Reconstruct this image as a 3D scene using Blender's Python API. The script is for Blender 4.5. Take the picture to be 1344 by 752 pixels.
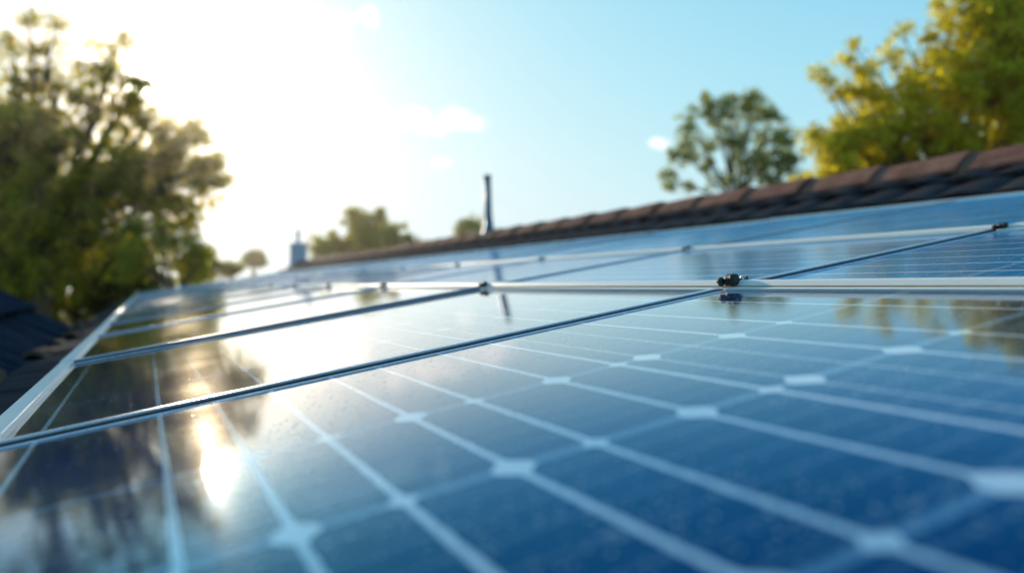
import bpy, math, random
import numpy as np
from mathutils import Vector, Matrix

rnd = random.Random(7)
rng = np.random.default_rng(11)
S = bpy.context.scene
COL = S.collection
for _o in list(bpy.data.objects):
    bpy.data.objects.remove(_o)

# ------------------------------------------------------------------ camera, sky, sun, exposure
H = 0.15                       # height of the lens above the glass
ZC = 4.0                       # height of the lens above the lawn
PHI = math.radians(25.93)      # the ridge runs 26 degrees left of the view
TILT = math.radians(9.45)      # pitch of the array
F = 991.0                      # focal length in photograph pixels (1344 wide)
cd = bpy.data.cameras.new('camera')
cam = bpy.data.objects.new('camera', cd)
COL.objects.link(cam)
cam.location = (0, 0, ZC)
cam.rotation_euler = (math.radians(90), 0, 0)
cd.sensor_fit = 'HORIZONTAL'
cd.sensor_width = 36.0
cd.lens = F / 1344 * 36
cd.clip_start = 0.01
cd.clip_end = 3000
cd.dof.use_dof = True
cd.dof.focus_distance = 1.12
cd.dof.aperture_fstop = 2.15
cd.dof.aperture_blades = 0
S.camera = cam

SUN_AZ = math.radians(-26.2)   # clockwise from +Y
SUN_EL = math.radians(13.7)
sun_dir = Vector((math.sin(SUN_AZ) * math.cos(SUN_EL), math.cos(SUN_AZ) * math.cos(SUN_EL), math.sin(SUN_EL)))
W = bpy.data.worlds.new('World')
S.world = W
W.use_nodes = True


class NT:
    """short-hand for wiring shader nodes"""
    def __init__(s, tree):
        s.t = tree
        s.n = tree.nodes
        s.n.clear()

    def new(s, typ, **kw):
        nd = s.n.new(typ)
        for k, v in kw.items():
            setattr(nd, k, v)
        return nd

    def set(s, sock, v):
        if isinstance(v, bpy.types.NodeSocket):
            s.t.links.new(v, sock)
        elif isinstance(v, bpy.types.Node):
            s.t.links.new(v.outputs[0], sock)
        else:
            if sock.type == 'RGBA' and not isinstance(v, (int, float)) and len(v) == 3:
                v = (*v, 1)
            sock.default_value = v

    def m(s, op, a, b=0.0, c=0.0, clamp=False):
        nd = s.new('ShaderNodeMath', operation=op, use_clamp=clamp)
        for i, v in enumerate((a, b, c)):
            s.set(nd.inputs[i], v)
        return nd.outputs[0]

    def v(s, op, a, b=(0, 0, 0)):
        nd = s.new('ShaderNodeVectorMath', operation=op)
        s.set(nd.inputs[0], a)
        if op == 'SCALE':
            s.set(nd.inputs['Scale'], b)
        else:
            s.set(nd.inputs[1], b)
        return nd.outputs['Value'] if op in ('DOT_PRODUCT', 'LENGTH', 'DISTANCE') else nd.outputs[0]

    def mix(s, f, a, b, blend='MIX'):
        nd = s.new('ShaderNodeMix', data_type='RGBA', blend_type=blend)
        s.set(nd.inputs[0], f)
        s.set(nd.inputs[6], a)
        s.set(nd.inputs[7], b)
        return nd.outputs[2]

    def ramp(s, x, a, b, lo=0.0, hi=1.0, smooth=True):
        nd = s.new('ShaderNodeMapRange', interpolation_type='SMOOTHSTEP' if smooth else 'LINEAR')
        for i, v in enumerate((x, a, b, lo, hi)):
            s.set(nd.inputs[i], v)
        return nd.outputs[0]

    def noise(s, vec, scale, detail=3, rough=0.5):
        nd = s.new('ShaderNodeTexNoise')
        s.set(nd.inputs['Vector'], vec)
        nd.inputs['Scale'].default_value = scale
        nd.inputs['Detail'].default_value = detail
        nd.inputs['Roughness'].default_value = rough
        return nd.outputs['Fac']


def build_world():
    w = NT(W.node_tree)
    sky = w.new('ShaderNodeTexSky', sky_type='NISHITA', sun_disc=False)
    sky.sun_elevation = SUN_EL
    sky.sun_rotation = SUN_AZ
    sky.air_density = 1.0
    sky.dust_density = 0.6
    sky.ozone_density = 2.5
    d = w.v('NORMALIZE', w.new('ShaderNodeTexCoord').outputs['Generated'])
    ang = w.m('MULTIPLY', w.m('ARCCOSINE', w.m('MINIMUM', w.v('DOT_PRODUCT', d, tuple(sun_dir)), 0.999999)), 57.2958)
    # hazy aureole round the low sun, then the dazzling core of it
    wide = w.m('EXPONENT', w.m('MULTIPLY', ang, -1 / 11.0))
    core = w.m('EXPONENT', w.m('MULTIPLY', w.m('POWER', w.m('MULTIPLY', ang, 1 / 2.2), 2), -1.0))
    disc = w.ramp(ang, 1.1, 0.7)
    aur = w.v('SCALE', (1.0, 0.93, 0.82), w.m('MULTIPLY', wide, 2.6))
    glow = w.v('SCALE', (1.0, 0.86, 0.62), w.m('MULTIPLY', core, 12.0))
    glow = w.v('ADD', glow, w.v('SCALE', (1.0, 0.9, 0.72), w.m('MULTIPLY', disc, 60.0)))
    tot = w.v('ADD', w.v('MULTIPLY', sky.outputs[0], SKY_TINT), aur)
    # whitish haze towards the horizon
    el = w.m('ARCSINE', w.new('ShaderNodeSeparateXYZ').outputs[2])
    sx = [n for n in w.n if n.type == 'SEPXYZ'][0]
    w.set(sx.inputs[0], d)
    hz = w.m('EXPONENT', w.m('MULTIPLY', w.m('ABSOLUTE', el), -1 / 0.16))
    tot = w.v('ADD', tot, w.v('SCALE', (0.95, 1.0, 1.0), w.m('MULTIPLY', hz, HORIZON)))
    # the bright side of a hazy sky levels off near white
    tot = w.v('MULTIPLY', tot, SKY_GAIN)
    ex = w.v('MULTIPLY', tot, tuple(-1 / a for a in SKY_TOP))
    sx2 = w.new('ShaderNodeSeparateXYZ')
    w.set(sx2.inputs[0], ex)
    cx = w.new('ShaderNodeCombineXYZ')
    for i in range(3):
        w.set(cx.inputs[i], w.m('MULTIPLY', w.m('SUBTRACT', 1.0, w.m('EXPONENT', sx2.outputs[i])), SKY_TOP[i]))
    tot = w.v('ADD', cx, glow)
    # a few small fair-weather clouds, each a noisy ellipse of the sky's directions
    n1 = w.noise(w.v('MULTIPLY', d, (1, 1, 1.9)), 26, 5, 0.55)
    cl = None
    for (px, py, rx, ry) in CLOUDS:
        c = Vector((px - 672, F, 376 - py)).normalized()
        r = Vector((c.y, -c.x, 0)).normalized()
        u = c.cross(r)
        a = w.m('DIVIDE', w.v('DOT_PRODUCT', d, tuple(r)), rx / F)
        b = w.m('DIVIDE', w.v('DOT_PRODUCT', d, tuple(u)), ry / F)
        q = w.m('ADD', w.m('MULTIPLY', a, a), w.m('MULTIPLY', b, b))
        q = w.m('ADD', q, w.m('MULTIPLY', w.m('SUBTRACT', n1, 0.5), 6.0))
        k = w.ramp(q, 1.5, -0.1)
        k = w.m('MULTIPLY', k, w.m('GREATER_THAN', w.v('DOT_PRODUCT', d, tuple(c)), 0.5))
        cl = k if cl is None else w.m('MAXIMUM', cl, k)
    tot = w.mix(w.m('MULTIPLY', cl, 0.75), tot, w.v('ADD', glow, (10.6, 10.2, 10.0)))
    bg = w.new('ShaderNodeBackground')
    w.set(bg.inputs[0], tot)
    bg.inputs[1].default_value = 0.1
    out = w.new('ShaderNodeOutputWorld')
    w.t.links.new(bg.outputs[0], out.inputs[0])


SKY_TINT = (1.05, 1.6, 1.7)
HORIZON = 2.0
SKY_GAIN = (1.6, 2.15, 2.5)
SKY_TOP = (6.1, 7.15, 7.6)
CLOUDS = [(352, 24, 50, 18), (405, 28, 54, 14), (484, 21, 12, 10), (480, 166, 44, 15), (520, 157, 34, 15),
          (592, 160, 48, 15), (582, 215, 14, 7), (866, 189, 16, 8), (380, 208, 70, 18)]
build_world()

sl = bpy.data.lights.new('sun', 'SUN')
sl.energy = 4.0
sl.angle = math.radians(0.5)
sl.color = (1.0, 0.84, 0.62)
so = bpy.data.objects.new('sun', sl)
COL.objects.link(so)
so.location = (0, 0, 30)
so.rotation_euler = (-sun_dir).to_track_quat('-Z', 'Y').to_euler()

vs = S.view_settings
vs.view_transform = 'Standard'
vs.look = 'None'
vs.exposure = 0.38
vs.gamma = 1.0
S.display_settings.display_device = 'sRGB'
S.cycles.max_bounces = 8
S.cycles.transparent_max_bounces = 8
S.cycles.caustics_reflective = False
S.cycles.caustics_refractive = False

HAZE = 0.0009
# ------------------------------------------------------------------ frames of reference
CAM = Vector((0, 0, ZC))
ROT = Matrix.Rotation(PHI, 3, 'Z') @ Matrix.Rotation(-TILT, 3, 'Y')
PANEL_EUL = (0, -TILT, PHI)
ORG = CAM + ROT @ Vector((0, 0, -H))      # point of the glass plane under the lens
CT, ST = math.cos(TILT), math.sin(TILT)


def roofpt(v, u, n=0.0):
    """metres up the array, along it, above the glass -> world"""
    return ORG + ROT @ Vector((v, u, n))


def sec(v, n):
    """array section coordinates -> house frame x, z (origin on the ground under the lens)"""
    n = n - H
    return v * CT - n * ST, ZC + v * ST + n * CT


def at(px, py, depth):
    return Vector(((px - 672) / F * depth, depth, ZC + (376 - py) / F * depth))


# ------------------------------------------------------------------ mesh helpers
class MB:
    def __init__(s):
        s.v, s.f, s.mi, s.sm = [], [], [], []

    def poly(s, pts, faces, mi=0, smooth=False):
        o = len(s.v)
        s.v += [tuple(p) for p in pts]
        for f in faces:
            s.f.append([o + i for i in f])
            s.mi.append(mi)
            s.sm.append(smooth)

    def box(s, a, b, mi=0, fn=None):
        (x0, y0, z0), (x1, y1, z1) = a, b
        p = [(x0, y0, z0), (x1, y0, z0), (x1, y1, z0), (x0, y1, z0), (x0, y0, z1), (x1, y0, z1), (x1, y1, z1), (x0, y1, z1)]
        if fn:
            p = [fn(q) for q in p]
        s.poly(p, [(3, 2, 1, 0), (4, 5, 6, 7), (0, 1, 5, 4), (1, 2, 6, 5), (2, 3, 7, 6), (3, 0, 4, 7)], mi)

    def tube(s, pts, rads, n=8, mi=0, cap=True):
        pts = [Vector(p) for p in pts]
        o = len(s.v)
        ref = None
        for i, p in enumerate(pts):
            t = (pts[min(i + 1, len(pts) - 1)] - pts[max(i - 1, 0)])
            t = t.normalized() if t.length > 1e-9 else Vector((0, 0, 1))
            if ref is None:
                ref = Vector((1, 0, 0)) if abs(t.x) < 0.8 else Vector((0, 1, 0))
            x = (ref - t * ref.dot(t)).normalized()
            ref = x
            y = t.cross(x)
            for k in range(n):
                a = 2 * math.pi * k / n
                s.v.append(tuple(p + (x * math.cos(a) + y * math.sin(a)) * rads[i]))
        for i in range(len(pts) - 1):
            for k in range(n):
                s.f.append([o + i * n + k, o + i * n + (k + 1) % n, o + (i + 1) * n + (k + 1) % n, o + (i + 1) * n + k])
                s.mi.append(mi)
                s.sm.append(True)
        if cap:
            for b, fl in ((0, True), ((len(pts) - 1) * n, False)):
                q = [o + b + k for k in range(n)]
                s.f.append(q[::-1] if fl else q)
                s.mi.append(mi)
                s.sm.append(False)

    def lathe(s, prof, n=20, mi=0, centre=(0, 0)):
        s.tube([(centre[0], centre[1], z) for r, z in prof], [r for r, z in prof], n, mi)

    def mesh(s, name):
        me = bpy.data.meshes.new(name)
        me.from_pydata(s.v, [], s.f)
        me.polygons.foreach_set('material_index', s.mi)
        me.polygons.foreach_set('use_smooth', s.sm)
        me.update()
        return me

    def build(s, name, mats, parent=None, bevel=0.0, seg=2):
        me = s.mesh(name)
        for m in (mats if isinstance(mats, (list, tuple)) else [mats]):
            me.materials.append(m)
        o = bpy.data.objects.new(name, me)
        COL.objects.link(o)
        if parent:
            o.parent = parent
        if bevel:
            b = o.modifiers.new('bevel', 'BEVEL')
            b.width = bevel
            b.segments = seg
            b.limit_method = 'ANGLE'
        return o


def tag(o, label=None, cat=None, group=None, kind=None):
    for k, v in (('label', label), ('category', cat), ('group', group), ('kind', kind)):
        if v:
            o[k] = v
    return o


def empty(name, loc, eul=(0, 0, 0)):
    o = bpy.data.objects.new(name, None)
    o.location = loc
    o.rotation_euler = eul
    o.empty_display_size = 0.1
    COL.objects.link(o)
    return o


def copy_tree(o, parent=None):
    c = o.copy()
    COL.objects.link(c)
    if parent:
        c.parent = parent
    for ch in list(o.children):
        copy_tree(ch, c)
    return c


# ------------------------------------------------------------------ materials
def mat(name):
    m = bpy.data.materials.new(name)
    m.use_nodes = True
    return m, NT(m.node_tree)


def finish(nt, shader, disp=None):
    out = nt.new('ShaderNodeOutputMaterial')
    nt.t.links.new(shader, out.inputs[0])


def bsdf(nt, color, rough=0.5, metal=0.0, spec=0.5, ior=1.5, normal=None):
    b = nt.new('ShaderNodeBsdfPrincipled')
    nt.set(b.inputs['Base Color'], color)
    nt.set(b.inputs['Roughness'], rough)
    nt.set(b.inputs['Metallic'], metal)
    nt.set(b.inputs['Specular IOR Level'], spec)
    b.inputs['IOR'].default_value = ior
    if normal is not None:
        nt.set(b.inputs['Normal'], normal)
    return b


def bump(nt, h, strength, dist):
    b = nt.new('ShaderNodeBump')
    b.inputs['Strength'].default_value = strength
    b.inputs['Distance'].default_value = dist
    nt.set(b.inputs['Height'], h)
    return b.outputs[0]


def simple(name, c1, c2, scale, rough=0.6, metal=0.0, spec=0.5, bmp=0.0, bdist=0.002, stretch=(1, 1, 1)):
    m, nt = mat(name)
    co = nt.v('MULTIPLY', nt.new('ShaderNodeTexCoord').outputs['Object'], stretch)
    n = nt.noise(co, scale, 5, 0.6)
    n2 = nt.noise(co, scale * 7, 3, 0.6)
    f = nt.ramp(nt.m('ADD', nt.m('MULTIPLY', n, 0.7), nt.m('MULTIPLY', n2, 0.3)), 0.3, 0.7)
    col = nt.mix(f, c1, c2)
    nrm = bump(nt, n2, bmp, bdist) if bmp else None
    b = bsdf(nt, col, nt.ramp(n2, 0.2, 0.8, rough * 0.85, min(1, rough * 1.15)), metal, spec, normal=nrm)
    finish(nt, b.outputs[0])
    return m


ALU = simple('anodised_aluminium', (0.86, 0.82, 0.75), (0.93, 0.89, 0.82), 30, 0.35, 0.0, bmp=0.05, stretch=(1, 0.1, 1))
RAIL_W = simple('cream_coated_rail', (0.91, 0.85, 0.76), (0.95, 0.89, 0.8), 30, 0.5, 0.0, spec=0.12)
ALU_DARK = simple('dark_anodised_rail_groove', (0.36, 0.26, 0.17), (0.46, 0.34, 0.22), 30, 0.5, 0.3)
FRAME = simple('blue_grey_anodised_frame', (0.5, 0.58, 0.68), (0.64, 0.7, 0.78), 40, 0.3, 0.4)
RUBBER = simple('black_rubber_gasket', (0.008, 0.012, 0.022), (0.014, 0.02, 0.034), 60, 0.5)
BLACK = simple('weathered_black_clamp', (0.008, 0.008, 0.008), (0.025, 0.024, 0.023), 200, 0.55, bmp=0.6, bdist=0.001)
STEEL = simple('stainless_bolt', (0.5, 0.5, 0.5), (0.7, 0.7, 0.68), 100, 0.25, 1.0)
SLATE = simple('dark_slate_tile', (0.022, 0.023, 0.03), (0.055, 0.052, 0.058), 9, 0.9, spec=0.02, bmp=0.5, bdist=0.004)
WINGTILE = simple('blue_black_tile', (0.015, 0.02, 0.032), (0.032, 0.04, 0.058), 8, 0.9, spec=0.0, bmp=0.4, bdist=0.004)
RIDGE = simple('brown_clay_ridge_tile', (0.14, 0.066, 0.05), (0.29, 0.145, 0.105), 7, 0.9, spec=0.02, bmp=0.5, bdist=0.004)
VALLEY = simple('tan_clay_tile', (0.10, 0.06, 0.042), (0.19, 0.115, 0.08), 8, 0.9, spec=0.02, bmp=0.5, bdist=0.004)
RENDER_W = simple('cream_wall_render', (0.5, 0.46, 0.38), (0.6, 0.56, 0.48), 2, 0.85, bmp=0.3, bdist=0.004)
PIPE = simple('slate_blue_painted_pipe', (0.03, 0.12, 0.19), (0.05, 0.16, 0.24), 12, 0.45, 0.2)
CHIM = simple('pale_blue_grey_chimney_render', (0.32, 0.4, 0.52), (0.38, 0.46, 0.58), 5, 0.8, bmp=0.2)
BARK = simple('brown_bark', (0.06, 0.04, 0.028), (0.13, 0.09, 0.06), 6, 0.9, bmp=0.8, bdist=0.03, stretch=(1, 1, 0.25))


def grass_mat():
    m, nt = mat('lawn_grass')
    co = nt.new('ShaderNodeTexCoord').outputs['Object']
    a = nt.noise(co, 0.25, 5, 0.6)
    b = nt.noise(co, 9, 4, 0.7)
    c = nt.mix(nt.ramp(a, 0.35, 0.65), (0.035, 0.07, 0.015), (0.085, 0.115, 0.03))
    c = nt.mix(nt.m('MULTIPLY', b, 0.5), c, (0.02, 0.045, 0.01))
    finish(nt, bsdf(nt, c, 0.9, normal=bump(nt, b, 0.8, 0.05)).outputs[0])
    return m


def leaf_mat(name, ca, cb, cc, trans=0.5):
    m, nt = mat(name)
    co = nt.new('ShaderNodeTexCoord').outputs['Object']
    r = nt.new('ShaderNodeNewGeometry').outputs['Random Per Island']
    f = nt.ramp(nt.m('ADD', nt.m('MULTIPLY', nt.noise(co, 0.9, 3), 0.75), nt.m('MULTIPLY', r, 0.25)), 0.32, 0.68)
    col = nt.mix(f, ca, cb)
    col = nt.mix(nt.m('GREATER_THAN', r, 0.86), col, cc)
    df = bsdf(nt, col, 0.5, spec=0.35)
    tr = nt.new('ShaderNodeBsdfTranslucent')
    nt.set(tr.inputs[0], nt.mix(1.0, col, (1.6, 1.5, 0.55), 'MULTIPLY'))
    mx = nt.new('ShaderNodeMixShader')
    mx.inputs[0].default_value = trans
    nt.t.links.new(df.outputs[0], mx.inputs[1])
    nt.t.links.new(tr.outputs[0], mx.inputs[2])
    finish(nt, mx.outputs[0])
    return m


def cell_mat(name, vlines, ulines, vbig, vsmall, ca, cb, r0=0.07, mirror=1.0):
    """glass over blue cells: bus bars across and along, white diamonds where cell corners meet. units of H in the panel's own frame"""
    m, nt = mat(name)
    obj = nt.new('ShaderNodeTexCoord').outputs['Object']
    p = nt.v('SCALE', obj, 1 / H)
    sp = nt.new('ShaderNodeSeparateXYZ')
    nt.set(sp.inputs[0], p)
    v, u = sp.outputs[0], sp.outputs[1]
    grain = nt.noise(obj, 420, 2, 0.6)
    wob = nt.m('MULTIPLY', nt.m('SUBTRACT', nt.noise(obj, 55, 3, 0.6), 0.5), 0.022)
    vw = nt.m('ADD', v, wob)

    def near(x, arr):
        d = None
        for a in arr:
            k = nt.m('ABSOLUTE', nt.m('SUBTRACT', x, float(a)))
            d = k if d is None else nt.m('MINIMUM', d, k)
        return d

    dv, du = near(vw, [a for a, w in vlines]), near(u, ulines)
    strong = [a for a, w in vlines if w > 0.5]
    weak = [a for a, w in vlines if w <= 0.5]
    l1 = nt.m('MULTIPLY', nt.ramp(near(vw, strong), 0.025, 0.016), nt.ramp(grain, 0.3, 0.6, 0.6, 1.0))
    if weak:
        l1 = nt.m('MAXIMUM', l1, nt.m('MULTIPLY', nt.ramp(near(vw, weak), 0.02, 0.01), nt.ramp(grain, 0.35, 0.6, 0.1, 0.75)))
    l2 = nt.m('MULTIPLY', nt.ramp(du, 0.042, 0.03), nt.ramp(grain, 0.2, 0.8, 0.32, 0.48))
    # hair-thin fingers running up the slope, broken by dirt
    fu = nt.m('ABSOLUTE', nt.m('SUBTRACT', nt.m('FRACT', nt.m('DIVIDE', u, 0.236)), 0.5))
    fg = nt.m('MULTIPLY', nt.ramp(fu, 0.11, 0.05), nt.ramp(grain, 0.46, 0.58, 0.02, 0.28))
    # diamonds
    dd = 0.0
    if vbig:
        db = nt.m('ADD', nt.m('DIVIDE', du, 0.145), nt.m('DIVIDE', near(v, vbig), 0.125))
        dd = nt.ramp(nt.m('MAXIMUM', db, nt.m('DIVIDE', near(v, vbig), 0.095)), 1.04, 0.96)
    if vsmall:
        ds = nt.m('ADD', nt.m('DIVIDE', du, 0.085), nt.m('DIVIDE', near(v, vsmall), 0.075))
        dd = nt.m('MAXIMUM', dd, nt.ramp(ds, 1.05, 0.95))
    # cells: each a touch different
    tone = nt.noise(nt.v('MULTIPLY', obj, (3.0, 2.2, 1)), 1.6, 2)
    base = nt.mix(nt.ramp(tone, 0.35, 0.65), ca, cb)
    wn = nt.new('ShaderNodeTexWhiteNoise', noise_dimensions='2D')
    cid = nt.new('ShaderNodeCombineXYZ')
    nt.set(cid.inputs[0], nt.m('FLOOR', nt.m('DIVIDE', v, 0.95)))
    nt.set(cid.inputs[1], nt.m('FLOOR', nt.m('DIVIDE', nt.m('SUBTRACT', u, ulines[0]), 1.42)))
    nt.set(wn.inputs['Vector'], cid)
    base = nt.mix(nt.m('MULTIPLY', wn.outputs['Value'], 0.3), base, (ca[0] * 0.5, ca[1] * 0.5, ca[2] * 0.5))
    col = nt.mix(fg, base, (0.55, 0.62, 0.68))
    col = nt.mix(l2, col, (0.38, 0.58, 0.72))
    col = nt.mix(l1, col, (0.84, 0.86, 0.88))
    col = nt.mix(dd, col, (0.82, 0.84, 0.84))
    # dust film and specks on the glass
    vor = nt.new('ShaderNodeTexVoronoi')
    nt.set(vor.inputs['Vector'], obj)
    vor.inputs['Scale'].default_value = 165
    cs = nt.new('ShaderNodeSeparateXYZ')
    nt.set(cs.inputs[0], vor.outputs['Color'])
    speck = nt.m('MULTIPLY', nt.ramp(vor.outputs['Distance'], 0.34, 0.18), nt.m('GREATER_THAN', cs.outputs[0], 0.62))
    patch = nt.ramp(nt.noise(obj, 5.0, 4, 0.6), 0.38, 0.7)
    vor2 = nt.new('ShaderNodeTexVoronoi')
    nt.set(vor2.inputs['Vector'], obj)
    vor2.inputs['Scale'].default_value = 48
    c2 = nt.new('ShaderNodeSeparateXYZ')
    nt.set(c2.inputs[0], vor2.outputs['Color'])
    big = nt.m('MULTIPLY', nt.ramp(vor2.outputs['Distance'], 0.1, 0.06), nt.m('GREATER_THAN', c2.outputs[1], 0.8))
    dust = nt.m('MAXIMUM', nt.m('MULTIPLY', speck, nt.m('MULTIPLY_ADD', patch, 0.7, 0.25)), nt.m('MULTIPLY', big, 0.5))
    dust = nt.m('MAXIMUM', dust, nt.m('MULTIPLY_ADD', patch, 0.003, DUST))
    run = nt.noise(nt.v('MULTIPLY', obj, (1.5, 26.0, 1)), 1.0, 4, 0.65)
    dust = nt.m('MAXIMUM', dust, nt.ramp(run, 0.55, 0.85, 0.0, 0.02))
    col = nt.mix(dust, col, (0.74, 0.72, 0.67))
    rough = nt.m('MULTIPLY_ADD', patch, 0.025, r0)
    rough = nt.m('ADD', rough, nt.m('MULTIPLY', big, 0.1))
    h = nt.noise(obj, 6, 1)
    nrm = bump(nt, h, 0.03, 0.006)
    # anti-reflection glass: a blue-tinted weak mirror looked down on, a full one at a grazing look
    df = nt.new('ShaderNodeBsdfDiffuse')
    nt.set(df.inputs[0], col)
    lw = nt.new('ShaderNodeLayerWeight')
    lw.inputs[0].default_value = 0.5
    fac = nt.m('MULTIPLY_ADD', nt.m('MINIMUM', nt.m('MULTIPLY', nt.m('POWER', lw.outputs['Facing'], 5.2), 1.35), 0.95), mirror, 0.008)
    fac = nt.m('MULTIPLY', fac, nt.m('SUBTRACT', 1.0, nt.m('MULTIPLY', nt.m('MAXIMUM', speck, big), nt.m('MULTIPLY_ADD', patch, 0.5, 0.22))))
    gl = nt.new('ShaderNodeBsdfGlossy', distribution='BECKMANN')
    nt.set(gl.inputs[0], nt.mix(nt.ramp(fac, 0.05, 0.58), (0.08, 0.6, 1.0), (1.0, 1.0, 1.0)))
    nt.set(gl.inputs['Roughness'], rough)
    nt.set(gl.inputs['Normal'], nrm)
    # a little of the mirror image is scattered by the dust film
    g2 = nt.new('ShaderNodeBsdfGlossy', distribution='GGX')
    g2.inputs[0].default_value = (1.0, 0.9, 0.74, 1)
    g2.inputs['Roughness'].default_value = 0.2
    gm = nt.new('ShaderNodeMixShader')
    nt.set(gm.inputs[0], nt.m('MULTIPLY_ADD', patch, 0.02, 0.015))
    nt.t.links.new(gl.outputs[0], gm.inputs[1])
    nt.t.links.new(g2.outputs[0], gm.inputs[2])
    mx = nt.new('ShaderNodeMixShader')
    nt.set(mx.inputs[0], fac)
    nt.t.links.new(df.outputs[0], mx.inputs[1])
    nt.t.links.new(gm.outputs[0], mx.inputs[2])
    finish(nt, mx.outputs[0])
    return m


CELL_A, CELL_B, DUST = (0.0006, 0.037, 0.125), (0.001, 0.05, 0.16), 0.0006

# ------------------------------------------------------------------ ground
g = MB()
g.poly([(-900, -900, 0), (900, -900, 0), (900, 900, 0), (-900, 900, 0)], [(0, 1, 2, 3)])
tag(g.build('ground', grass_mat()), kind='structure')

# ------------------------------------------------------------------ the house: walls, tiled slopes, ridge, valley
U0, U1 = -2.6, 21.2            # gable ends along the ridge, metres
house = empty('tiled_house', (0, 0, 0), (0, 0, PHI))
tag(house, 'long house whose dark tiled roof with brown ridge carries the solar panels', 'house')
D0 = -0.10                     # tiles under the array
P_EAVE, P_BREAK, P_RIDGE = sec(-3.3 * H, D0), sec(20.5 * H, D0), sec(25.0 * H, 0.8 * H)
P_BACK = (P_RIDGE[0] + 4.6, P_RIDGE[1] - 2.1)
P_VAL = P_EAVE
WING_P = math.radians(35)
P_WR = (P_VAL[0] - 1.55, P_VAL[1] + 1.55 * math.tan(WING_P))       # wing ridge
P_WE = (P_WR[0] - 3.0, P_WR[1] - 3.0 * math.tan(WING_P))
WU1 = 6.0                       # far verge of the wing

w = MB()
xa, xb = P_EAVE[0] + 0.35, P_BACK[0] - 0.4
inset = 0.06
sect = [(xa, 0), (xb, 0), (xb, P_BACK[1] + 0.05), (P_RIDGE[0], P_RIDGE[1] - inset * 2), (P_BREAK[0], P_BREAK[1] - inset * 2), (xa, P_EAVE[1] - 0.02)]
n = len(sect)
pts = [(x, U0 + 0.2, z) for x, z in sect] + [(x, U1 - 0.2, z) for x, z in sect]
w.poly(pts, [tuple(range(n)), tuple(range(2 * n - 1, n - 1, -1))] + [((i + 1) % n, i, n + i, n + (i + 1) % n) for i in range(n)])
xw = P_WE[0] + 0.4
sect = [(xw, 0), (xa - 0.004, 0), (xa - 0.004, P_VAL[1] - 0.16), (P_VAL[0] - 0.02, P_VAL[1] - 0.16), (P_WR[0], P_WR[1] - 0.16), (xw, P_WE[1] + 0.1)]
n = len(sect)
pts = [(x, U0 + 0.3, z) for x, z in sect] + [(x, WU1 - 0.25, z) for x, z in sect]
w.poly(pts, [tuple(range(n)), tuple(range(2 * n - 1, n - 1, -1))] + [((i + 1) % n, i, n + i, n + (i + 1) % n) for i in range(n)])
w.build('wall', RENDER_W, house)


def tiles(pa, pb, u0, u1, course, tw, thick=0.02, lift=0.022, jig=0.004, wave=0.0):
    """courses of separate overlapping tiles between two section points; pa is the low end"""
    m = MB()
    a, b = Vector((pa[0], pa[1])), Vector((pb[0], pb[1]))
    L = (b - a).length
    t = (b - a) / L
    nn = Vector((-t.y, t.x))
    if nn.y < 0:
        nn = -nn
    k = max(1, round(L / course))
    course = L / k
    for i in range(k):
        off = (i % 2) * tw / 2
        c = math.ceil((u1 - u0) / tw) + 1
        for j in range(c):
            y0, y1 = u0 + j * tw - off, u0 + (j + 1) * tw - off - 0.004
            y0, y1 = max(y0, u0), min(y1, u1)
            if y1 - y0 < 0.03:
                continue
            s0, s1 = i * course + rnd.uniform(-jig, jig) * 2, min((i + 1) * course + 0.05, L)
            d0, d1 = lift + rnd.uniform(-jig, jig), rnd.uniform(-jig, jig) * 0.3
            N = 4 if wave else 1
            for q in range(N):
                ya, yb = y0 + (y1 - y0) * q / N, y0 + (y1 - y0) * (q + 1) / N
                wa, wb = wave * math.sin(math.pi * q / N), wave * math.sin(math.pi * (q + 1) / N)
                P = []
                for s, d in ((s0, d0), (s1, d1)):
                    for y, wv in ((ya, wa), (yb, wb)):
                        for th in (0, -thick):
                            p = a + t * s + nn * (d + wv + th)
                            P.append((p.x, y, p.y))
                m.poly(P, [(0, 2, 6, 4), (1, 5, 7, 3), (0, 1, 3, 2), (4, 6, 7, 5), (0, 4, 5, 1), (2, 3, 7, 6)])
    return m


main = tiles(P_EAVE, P_BREAK, U0, U1, 0.30, 0.27, jig=0.006)
top = tiles((P_BREAK[0] - 0.06, P_BREAK[1] + 0.0), P_RIDGE, U0, U1, 0.24, 0.25, thick=0.025, lift=0.03, jig=0.007, wave=0.02)
back = tiles(P_BACK, (P_RIDGE[0] + 0.01, P_RIDGE[1]), U0, U1, 0.36, 0.3)
for mm, nm in ((main, 'lower_slope'), (top, 'upper_slope'), (back, 'back_slope')):
    mm.build(nm, SLATE, house)
wing = tiles(P_VAL, P_WR, U0, WU1, 0.29, 0.27, thick=0.03, lift=0.045, jig=0.008)
wing.build('wing_slope', WINGTILE, house)
tiles(P_WE, (P_WR[0] - 0.01, P_WR[1]), U0, WU1, 0.3, 0.28).build('wing_back_slope', WINGTILE, house)


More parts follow.
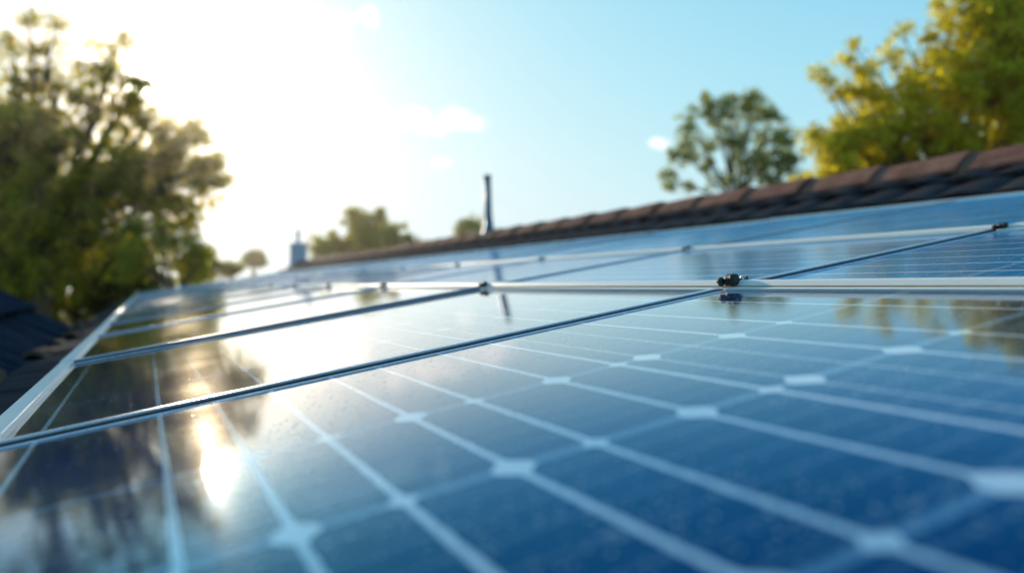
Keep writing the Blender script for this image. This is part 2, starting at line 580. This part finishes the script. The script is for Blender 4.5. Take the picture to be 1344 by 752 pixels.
def caps(line, u0, u1, length, half, drop, height, m=None, rough=False):
    """overlapping angular ridge tiles over a horizontal ridge line (x, z)"""
    m = m or MB()
    bits = []
    x, z = line
    u = u0
    prof = [(-1, -drop), (-0.62, height * 0.42), (-0.2, height * 0.93), (0.2, height * 0.93), (0.62, height * 0.42), (1, -drop)]
    while u < u1 - 0.1:
        L = min(length, u1 - u)
        j = rnd.uniform(-0.005, 0.005)
        if rough:                      # a broken line of leftover tiles, some missing
            j, z = rnd.uniform(-0.045, 0.045), line[1] + rnd.uniform(-0.025, 0.01)
            L *= rnd.uniform(0.5, 1.1)
            if rnd.random() < 0.35:
                u += L * 0.8
                continue
            m = MB()
            bits.append(m)
        # each tile's near end rides over the one before it
        P = []
        for (y, k, lift) in ((u - 0.03, 1.05, 0.014), (u + L, 0.95, 0.0)):
            for th in (0, -0.018):
                for (a, b) in prof:
                    P.append((x + j + a * half * k, y, z + b * k + lift + th))
        n = len(prof)
        fc = []
        for i in range(n - 1):
            fc += [(i, 2 * n + i, 2 * n + i + 1, i + 1), (n + i, n + i + 1, 3 * n + i + 1, 3 * n + i),
                   (i, i + 1, n + i + 1, n + i), (2 * n + i, 3 * n + i, 3 * n + i + 1, 2 * n + i + 1)]
        fc += [(0, n, 3 * n, 2 * n), (n - 1, 3 * n - 1, 4 * n - 1, 2 * n - 1)]
        fc[-1] = (n - 1, 3 * n - 1, 4 * n - 1, 2 * n - 1)
        m.poly(P, fc)
        u += L
    return bits if rough else m


cap = caps((P_RIDGE[0], P_RIDGE[1]), U0, U1 + 0.02, 0.5, 0.14, 0.02, 0.075)
cap.build('ridge_tiles', RIDGE, house)
caps((P_WR[0], P_WR[1]), U0, WU1 + 0.02, 0.36, 0.14, 0.05, 0.09).build('wing_ridge_tiles', WINGTILE, house)
for bit in caps((P_VAL[0] + 0.01, P_VAL[1] + 0.03), U0, WU1 + 1.4, 0.42, 0.05, 0.03, 0.022, rough=True):
    bit.build('valley_tile', VALLEY, house)

# ------------------------------------------------------------------ solar panels
VCOL = [(-1.3, 5.80, 'lowest column along the eave'), (5.95, 10.80, 'middle column between the two rails'), (10.92, 20.4, 'wide top column below the ridge')]
UG = [-0.3] + [6.55 + 6.85 * k for k in range(20)]
ORD = 'first second third fourth fifth sixth seventh eighth ninth tenth eleventh twelfth thirteenth fourteenth fifteenth sixteenth seventeenth eighteenth nineteenth twentieth'.split()

VL0 = [(-0.9, 1), (-0.06, 1), (0.35, 1), (0.78, 1), (1.28, 1), (1.70, 1), (2.29, 1), (2.78, 1), (3.02, .4), (3.42, .4), (3.80, 1), (4.33, 1), (5.11, 1)]
off0 = VCOL[0][0]
ul = [1.36 + 0.3, 2.84 + 0.3, 4.24 + 0.3]
L0 = 6.85
M0 = cell_mat('cells_lowest_column', [(a - off0, b) for a, b in VL0], ul,
              [a - off0 for a in (0.35, 1.28, 2.29, 3.02, 3.80)], [a - off0 for a in (0.78, 1.70, 2.78, 4.33)], CELL_A, CELL_B)


def reg(a, b, step, k=2):
    out, i, x = [], 0, a + step * 0.7
    while x < b - 0.2:
        out.append((x - a, 1 if i % k == 0 else .4))
        x += step
        i += 1
    return out


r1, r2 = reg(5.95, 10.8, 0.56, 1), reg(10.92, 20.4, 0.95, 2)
M1 = cell_mat('cells_middle_column', r1, ul, [], [], (0.008, 0.25, 0.54), (0.015, 0.3, 0.6), 0.14, 0.62)  # brighter blue than the lowest column: reflected sky put into the cell colour
M2 = cell_mat('cells_top_column', r2, ul, [], [], (0.02, 0.33, 0.62), (0.03, 0.37, 0.68), 0.2, 0.5)  # palest blue base, again standing in for the sky's reflection in the glass


def make_panel(ci):
    v0, v1, _ = VCOL[ci]
    Wd, Lg = (v1 - v0) * H, (L0 - 0.06) * H
    t = 0.030                       # depth of the frame under the glass
    root = empty('solar_panel', (0, 0, 0), PANEL_EUL)
    # the sheet of cells under glass
    c = MB()
    c.box((0.006, 0.006, -0.006), (Wd - 0.006, Lg - 0.006, 0.0))
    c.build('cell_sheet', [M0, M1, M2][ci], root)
    lw = 0.021 if ci == 0 else 0.008
    tw = 0.02 if ci == 2 else 0.008
    for a, b in (((-0.002 if ci else -0.008, 0, -t), (lw, Lg, 0.0045 if ci else 0.008)),
                 ((Wd - tw, 0, -t), (Wd + 0.002, Lg, 0.0045 if ci < 2 else 0.009))):
        f = MB()
        f.box(a, b)
        f.build('side_rail', ALU if ci == 0 and a[0] < 0 else RAIL_W, root, bevel=0.0018)
    for a, b in (((lw, 0, -t), (Wd - tw, 0.012, 0.0058)), ((lw, Lg - 0.0095, -t), (Wd - tw, Lg, 0.0012))):
        e = MB()
        e.box(a, b)
        e.build('end_rail', FRAME, root, bevel=0.001)
    k = MB()
    k.box((lw + 0.0, -0.0075, -t + 0.004), (Wd - tw, -0.0003, 0.0036))
    k.build('gasket', RUBBER, root, bevel=0.0012)
    return root


G_PANEL = 'solar panels laid in three columns on the roof'
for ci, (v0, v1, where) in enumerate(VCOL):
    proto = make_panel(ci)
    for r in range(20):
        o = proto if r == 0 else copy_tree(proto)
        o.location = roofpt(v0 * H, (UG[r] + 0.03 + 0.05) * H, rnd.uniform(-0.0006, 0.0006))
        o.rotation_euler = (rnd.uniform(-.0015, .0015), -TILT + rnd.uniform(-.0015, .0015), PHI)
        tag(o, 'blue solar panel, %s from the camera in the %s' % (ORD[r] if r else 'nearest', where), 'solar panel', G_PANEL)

# mounting rails between the columns
ULEN = UG[20] * H
for (v0, v1, lab, h1) in ((5.81, 5.935, 'broad silver mounting rail between the lowest and middle columns of panels', 0.0135),
                          (10.815, 10.905, 'narrow silver mounting rail between the middle and top columns of panels', 0.012)):
    root = empty('mounting_rail', roofpt(v0 * H, -0.3 * H, 0), PANEL_EUL)
    wd = (v1 - v0) * H
    b = MB()
    b.box((0.0, 0, -0.075), (wd, ULEN, h1 * 0.35))
    pr = [(wd * 0.2, h1 * 0.3), (wd * 0.72, h1), (wd, h1), (wd, h1 * 0.3)]     # sloping shoulder
    b.poly([(x, y, z) for y in (0, ULEN) for x, z in pr], [(0, 1, 2, 3), (7, 6, 5, 4), (0, 4, 5, 1), (1, 5, 6, 2), (2, 6, 7, 3), (3, 7, 4, 0)])
    b.build('channel', RAIL_W, root, bevel=0.0035, seg=3)
    s = MB()
    s.box((wd * 0.02, 0.001, h1 * 0.35 + 0.0001), (wd * 0.2, ULEN - 0.001, h1 * 0.35 + 0.0012))
    s.build('groove_seal', ALU_DARK, root)
    tag(root, lab, 'rail', 'mounting rails between the panel columns')


# clamps where seams cross rails
def lump(m, c, r, seed, squash=(1, 1, 1)):
    q = random.Random(seed)
    n, k = 10, 7
    P = []
    for i in range(k + 1):
        th = math.pi * i / k
        for j in range(n):
            a = 2 * math.pi * j / n
            rr = r * (1 + q.uniform(-.13, .13))
            e = 0.7
            sx = math.copysign(abs(math.sin(th) * math.cos(a)) ** e, math.cos(a))
            sy = math.copysign(abs(math.sin(th) * math.sin(a)) ** e, math.sin(a))
            sz = math.copysign(abs(math.cos(th)) ** e, math.cos(th))
            P.append((c[0] + sx * rr * squash[0], c[1] + sy * rr * squash[1], c[2] + sz * rr * squash[2]))
    m.poly(P, [(i * n + j, i * n + (j + 1) % n, (i + 1) * n + (j + 1) % n, (i + 1) * n + j) for i in range(k) for j in range(n)])


def make_clamp():
    root = empty('rail_clamp', (0, 0, 0), PANEL_EUL)
    # long axis across the view (local x up the slope, y along the ridge)
    d = MB()
    d.box((-0.006, -0.012, -0.012), (0.028, 0.012, 0.012))
    d.build('base_plate', STEEL, root, bevel=0.002)
    a = MB()
    lump(a, (-0.004, -0.004, 0.0185), 0.0118, 3, (1.12, 1.2, 0.95))
    a.box((-0.012, -0.013, 0.008), (0.012, 0.006, 0.019))
    a.box((0.008, -0.010, 0.010), (0.021, -0.002, 0.0165))
    a.build('grip', BLACK, root, bevel=0.0012)
    b = MB()
    lump(b, (-0.0165, 0.012, 0.0165), 0.0072, 5, (0.9, 1.0, 1.15))
    b.tube([(-0.022, 0.018, 0.016), (-0.018, 0.013, 0.0215), (-0.012, 0.007, 0.021), (-0.008, 0.001, 0.016)], [0.0016] * 4, 6)
    b.build('cable_boot', BLACK, root)
    t = MB()
    t.tube([(0.0215, -0.006, 0.013), (0.0215, -0.006, 0.0195)], [0.0048, 0.0048], 6)
    t.tube([(0.0215, -0.006, 0.0194), (0.0215, -0.006, 0.0215)], [0.003, 0.003], 10)
    t.build('bolt', STEEL, root)
    h = MB()
    h.tube([(0.027, -0.011, 0.013), (0.0275, -0.011, 0.021)], [0.0024, 0.0017], 8)
    h.tube([(0.0315, -0.009, 0.013), (0.031, -0.009, 0.0185)], [0.002, 0.0015], 8)
    h.build('pin', BLACK, root)
    return root


cl0 = make_clamp()
first = True
for (v, where) in ((5.86, 'broad lower'), (10.86, 'narrow upper')):
    for r in range(1, 20):
        o = cl0 if first else copy_tree(cl0)
        first = False
        o.location = roofpt(v * H, UG[r] * H, 0.0 if v < 6 else -0.002)
        o.scale = (0.88, 0.88, 0.85) if r == 1 else (0.72, 0.72, 0.62)
        if v > 6:
            o.scale = (0.72, 0.72, 0.6)
        tag(o, 'black clamp on the %s rail, %s seam from the camera' % (where, ORD[r - 1]), 'clamp', 'black clamps where panel seams cross the rails')

# ------------------------------------------------------------------ on the ridge
def ridge_pt(u):
    return Matrix.Rotation(PHI, 3, 'Z') @ Vector((P_RIDGE[0], u, P_RIDGE[1]))


vp = empty('vent_pipe', ridge_pt(8.2), (0, 0, PHI))
tag(vp, 'slender slate blue vent pipe standing on the brown ridge', 'pipe')
b = MB()
b.tube([(-0.02, 0, 0.04), (-0.03, 0.0, 0.3), (-0.045, 0, 0.72)], [0.047, 0.044, 0.043], 20)
b.build('pipe', PIPE, vp)
b = MB()
b.tube([(-0.045, 0, 0.69), (-0.0455, 0, 0.735)], [0.05, 0.05], 20)
b.build('rim', PIPE, vp)
b = MB()
b.tube([(-0.02, 0, -0.02), (-0.02, 0, 0.06), (-0.021, 0, 0.13), (-0.024, 0, 0.22)], [0.13, 0.08, 0.056, 0.046], 20)
b.build('flashing', PIPE, vp)

ch = empty('chimney', ridge_pt(20.75) + Vector((0, 0, 0.06)), (0, 0, PHI))
tag(ch, 'squat pale blue chimney with a thin pot at the far end of the ridge', 'chimney')
b = MB()
for (z0, z1, a, c) in ((-0.4, 0.46, 0.21, 0.185),):
    b.poly([(-a, -a, z0), (a, -a, z0), (a, a, z0), (-a, a, z0), (-c, -c, z1), (c, -c, z1), (c, c, z1), (-c, c, z1)],
           [(3, 2, 1, 0), (4, 5, 6, 7), (0, 1, 5, 4), (1, 2, 6, 5), (2, 3, 7, 6), (3, 0, 4, 7)])
b.build('stack', CHIM, ch, bevel=0.01)
b = MB()
b.box((-0.205, -0.205, 0.458), (0.205, 0.205, 0.51))
b.build('coping', CHIM, ch, bevel=0.012)
b = MB()
b.lathe([(0.09, 0.508), (0.06, 0.54), (0.045, 0.64), (0.045, 0.78), (0.075, 0.80), (0.055, 0.86)], 16)
b.build('pot', CHIM, ch)


# ------------------------------------------------------------------ trees
def bez(a, b, sag=0.0, k=6, jit=0.1):
    a, b = Vector(a), Vector(b)
    L = (b - a).length
    mid = (a + b) / 2 + Vector((rnd.uniform(-1, 1) * jit * L, rnd.uniform(-1, 1) * jit * L, sag * L))
    return [a * (1 - t) ** 2 + mid * 2 * t * (1 - t) + b * t * t for t in [i / (k - 1) for i in range(k)]]


def leaves_mesh(name, centres, spreads, counts, size, droop=0.3):
    N = int(sum(counts))
    idx = np.repeat(np.arange(len(centres)), counts)
    c = np.array(centres)[idx]
    s = np.array(spreads)[idx][:, None]
    g = rng.normal(size=(N, 3))
    g /= np.maximum(np.linalg.norm(g, axis=1, keepdims=True), 1e-6)
    rr = rng.random((N, 1)) ** 0.5
    pos = c + g * rr * s * np.array([1, 1, 0.8])
    d = rng.normal(size=(N, 3))
    d[:, 2] -= droop
    d /= np.linalg.norm(d, axis=1, keepdims=True)
    q = rng.normal(size=(N, 3))
    x = np.cross(d, q)
    x /= np.linalg.norm(x, axis=1, keepdims=True)
    y = np.cross(d, x)
    L = (size * rng.uniform(0.65, 1.35, (N, 1)))
    P = np.empty((N, 4, 3))
    P[:, 0] = pos - d * L * 0.5
    P[:, 1] = pos + x * L * 0.3 - y * L * 0.06
    P[:, 2] = pos + d * L * 0.55
    P[:, 3] = pos - x * L * 0.3 - y * L * 0.06
    me = bpy.data.meshes.new(name)
    me.vertices.add(N * 4)
    me.vertices.foreach_set('co', P.reshape(-1))
    me.loops.add(N * 4)
    me.loops.foreach_set('vertex_index', np.arange(N * 4, dtype=np.int32))
    me.polygons.add(N)
    me.polygons.foreach_set('loop_start', np.arange(0, N * 4, 4, dtype=np.int32))
    me.update(calc_edges=True)
    return me


def tree(name, label, depth, foot, fork, lobes, leafmat, dens=1.0, leaf=0.1, clump=0.34, per=34, group='trees around the house', shell=0.35, trunk_r=0.16, cat='tree', twig=1.0, limbs=1):
    """foot: pixel x of the trunk's base, which stands on the lawn; fork: pixel where the limbs leave; lobes: (px, py, r px, depth offset)"""
    k = depth / F
    fk = at(fork[0], fork[1], depth)
    base = Vector((at(foot, 0, depth).x, depth, 0))
    root = empty(name, base)
    tag(root, label, cat, group)
    t = MB()
    pts = bez(base, fk, 0, 7, 0.03)
    t.tube([p - base for p in pts], [trunk_r * (1.25 - 0.08 * i) for i in range(7)], 10)
    cs, sp, ct = [], [], []
    for L in lobes:
        px, py, r = L[:3]
        dz = L[3] if len(L) > 3 else rnd.uniform(-1.2, 1.2) * r * k
        sparse = L[4] if len(L) > 4 else 1.0
        c = at(px, py, depth) + Vector((0, dz, 0))
        R = r * k
        lp = bez(fk if rnd.random() < 0.6 else pts[5], c, 0.05, 6, 0.1)
        r0 = trunk_r * 0.55 * min(1, 0.5 + R / 2)
        t.tube([p - base for p in lp], [r0 * (1 - 0.15 * i) for i in range(6)], 7)
        n = max(3, int(dens * sparse * 9.0 * (R / clump) ** 2))
        for i in range(n):
            g = Vector((rnd.gauss(0, 1), rnd.gauss(0, 1), rnd.gauss(0, 1))).normalized()
            q = c + Vector((g.x, g.y, g.z * 0.92)) * R * (shell + (1.12 - shell) * rnd.random() ** 0.75)
            if rnd.random() < 0.55 * twig:
                st = lp[rnd.choice((3, 4, 5))]
                t.tube([p - base for p in bez(st, q, 0.05, 4, 0.12)], [r0 * 0.22, r0 * 0.16, r0 * 0.11, r0 * 0.05], 4, cap=False)
            cs.append(tuple(q - base))
            s_ = clump * rnd.uniform(0.55, 1.25)
            sp.append(s_)
            ct.append(int(1.5 * per * rnd.uniform(0.5, 1.4)))
    t.build('trunk', BARK, root)
    me = leaves_mesh('crown', cs, sp, ct, leaf)
    me.materials.append(leafmat)
    o = bpy.data.objects.new('crown', me)
    COL.objects.link(o)
    o.parent = root
    return root


LF_OLIVE = leaf_mat('olive_green_leaf', (0.18, 0.19, 0.018), (0.38, 0.33, 0.035), (0.58, 0.43, 0.06), 0.75)
LF_DARK = leaf_mat('deep_green_leaf', (0.07, 0.12, 0.015), (0.16, 0.19, 0.022), (0.26, 0.24, 0.03), 0.6)
LF_LIME = leaf_mat('lime_green_leaf', (0.17, 0.2, 0.02), (0.32, 0.31, 0.035), (0.42, 0.36, 0.045), 0.6)
LF_YEL = leaf_mat('yellow_green_leaf', (0.34, 0.33, 0.03), (0.6, 0.53, 0.05), (0.72, 0.62, 0.07), 0.63)
LF_BLUE = leaf_mat('blue_green_leaf', (0.14, 0.21, 0.10), (0.3, 0.31, 0.07), (0.42, 0.38, 0.09), 0.55)

tree('broad_tree', 'tall dark olive tree at left with the sun behind its thin top', 24, 30, (72, 300),
     [(20, 190, 70), (75, 190, 62), (130, 215, 58), (15, 275, 75), (90, 275, 62), (150, 275, 50), (-60, 200, 90), (-60, 300, 90),
      (200, 225, 36, 0.3, .7), (235, 205, 26, 0, .8), (262, 222, 22, 0, .9), (285, 213, 13, 0, 1), (225, 262, 34, 0, .8), (243, 290, 22, 0, .9), (262, 270, 12),
      (30, 120, 42, 0, .5), (75, 110, 38, 0, .45), (115, 135, 36, 0, .5), (60, 60, 26, 0, .45), (20, 70, 26, 0, .4), (35, 22, 12, 0, .5),
      (125, 80, 26, 0, .4), (75, 35, 12, 0, .6), (170, 165, 26, 0, .55), (225, 172, 17, 0, .6), (258, 174, 20, 0, .8), (250, 184, 24, 0, .8), (270, 240, 26, 0, .9), (170, 225, 40), (195, 262, 38), (165, 55, 9, 0, .6), (215, 178, 20, 0, .6), (145, 98, 24, 0, .5), (190, 166, 26, 0, .7), (146, 72, 16, 0, .4), (160, 135, 18, 0, .6), (186, 108, 16, 0, 1.3), (172, 128, 18, 0, .8), (160, 112, 14, 0, .6), (290, 235, 10, 0, .8),
      (20, 340, 80), (100, 340, 55), (-60, 60, 60, 0, .6)],
     LF_OLIVE, dens=0.8, leaf=0.17, clump=0.42, per=24, trunk_r=0.3, shell=0.1)

tree('dense_tree', 'deep green bushy tree filling the gap behind the dark wing roof', 27, 100, (100, 400),
     [(20, 375, 50), (75, 370, 50), (130, 365, 46), (170, 335, 42), (60, 420, 50), (-40, 380, 70), (0, 420, 60), (185, 365, 32), (120, 400, 40)], LF_DARK, dens=1.3, leaf=0.16, clump=0.45, per=38, shell=0.1, trunk_r=0.2)
tree('sunlit_tree', 'lime yellow small tree glowing beside the far corner of the panels', 22, 232, (232, 390),
     [(205, 318, 28), (235, 335, 28), (190, 345, 26), (250, 352, 24), (215, 300, 18), (262, 330, 14), (180, 300, 20), (160, 330, 20)], LF_LIME, dens=0.8, leaf=0.13, clump=0.34, per=26, shell=0.1, trunk_r=0.15)
tree('low_bush', 'low pale green bush tapering down right of the lime tree', 36, 285, (285, 385),
     [(275, 352, 15), (295, 352, 13), (310, 354, 9), (258, 350, 17), (240, 360, 18)], LF_LIME, dens=1.4, leaf=0.16, clump=0.35, per=34, shell=0.1, trunk_r=0.1, cat='bush')
tree('round_tree', 'small round dark tree alone between the low bush and the chimney', 60, 332, (332, 352),
     [(325, 341, 9), (338, 338, 10), (345, 344, 7), (330, 334, 7)], LF_DARK, dens=1.3, leaf=0.2, clump=0.4, per=30, shell=0.1, trunk_r=0.15)
tree('bright_tree', 'spreading green tree rising over the ridge beside the chimney', 40, 480, (480, 345),
     [(480, 297, 22), (455, 310, 24), (505, 305, 24), (490, 320, 26), (430, 322, 16), (415, 330, 11), (525, 316, 16), (465, 285, 13), (500, 284, 12), (543, 318, 8), (445, 325, 20)], LF_LIME, dens=0.65, leaf=0.2, clump=0.38, per=24, shell=0.1, trunk_r=0.2)
tree('little_tree', 'little green tree just behind the slate blue vent pipe', 45, 618, (618, 330),
     [(618, 296, 15), (608, 302, 11), (630, 302, 12), (640, 306, 8)], LF_LIME, dens=0.5, leaf=0.2, clump=0.36, per=20, shell=0.1, trunk_r=0.14)
tree('airy_tree', 'airy blue green tree with fanned bare limbs over the ridge', 24, 965, (965, 268),
     [(882, 238, 15, 0), (893, 200, 18, 0), (905, 168, 17, 0), (930, 140, 20, 0), (962, 136, 18, 0), (990, 128, 15, 0), (985, 150, 22, 0), (1012, 150, 17, 0), (1025, 182, 22, 0), (1035, 215, 20, 0), (1018, 240, 20, 0),
      (960, 190, 26, 0, .5), (925, 205, 24, 0, .5), (985, 215, 26, 0, .6), (940, 235, 18, 0, .5), (945, 165, 20, 0, .6), (1010, 215, 22, 0, .8), (968, 245, 14, 0, .5), (1000, 185, 20, 0, .5), (900, 245, 11, 0, .4)],
     LF_BLUE, dens=0.6, leaf=0.11, clump=0.27, per=30, shell=0.2, trunk_r=0.13)
tree('yellow_tree', 'big bright yellow green tree rising behind the ridge at the right', 11, 1290, (1265, 330),
     [(1300, 70, 62), (1240, 120, 52), (1190, 150, 46), (1150, 180, 42), (1230, 190, 52), (1310, 150, 66), (1380, 90, 80), (1400, 190, 80), (1265, 35, 36), (1290, 0, 36), (1350, -10, 60), (1420, -20, 70), (1310, 210, 50),
      (1125, 125, 24, 0, .7), (1112, 80, 12, 0, .8), (1118, 60, 7, 0, 1), (1082, 103, 9, 0, .8), (1070, 97, 6), (1165, 75, 20, 0, .6), (1185, 45, 11, 0, .8), (1098, 190, 28), (1075, 185, 22), (1080, 215, 28), (1140, 225, 34), (1060, 240, 20), (1200, 95, 22, 0, .7), (1035, 250, 12), (1230, 70, 22, 0, .7), (1150, 130, 26, 0, .7), (1165, 205, 36), (1120, 160, 24, 0, .7), (1195, 215, 36), (1100, 235, 26), (1260, 230, 40), (1215, 50, 14, 0, .7), (1140, 95, 14, 0, .7), (1095, 120, 12, 0, .6), (1340, 225, 50), (1240, 10, 18, 0, .7)],
     LF_YEL, dens=1.05, leaf=0.064, clump=0.17, per=28, shell=0.1, trunk_r=0.1)

# ------------------------------------------------------------------ thin haze volume added to give the sun's warm veil over the trees
hz = MB()
hz.box((-75, -25, -1), (75, 110, 22))
m, nt = mat('haze_air')
vol = nt.new('ShaderNodeVolumePrincipled')
vol.inputs['Color'].default_value = (1.0, 0.93, 0.82, 1)
vol.inputs['Density'].default_value = HAZE
vol.inputs['Anisotropy'].default_value = 0.86
out = nt.new('ShaderNodeOutputMaterial')
nt.t.links.new(vol.outputs[0], out.inputs['Volume'])
tag(hz.build('haze', m), kind='stuff')
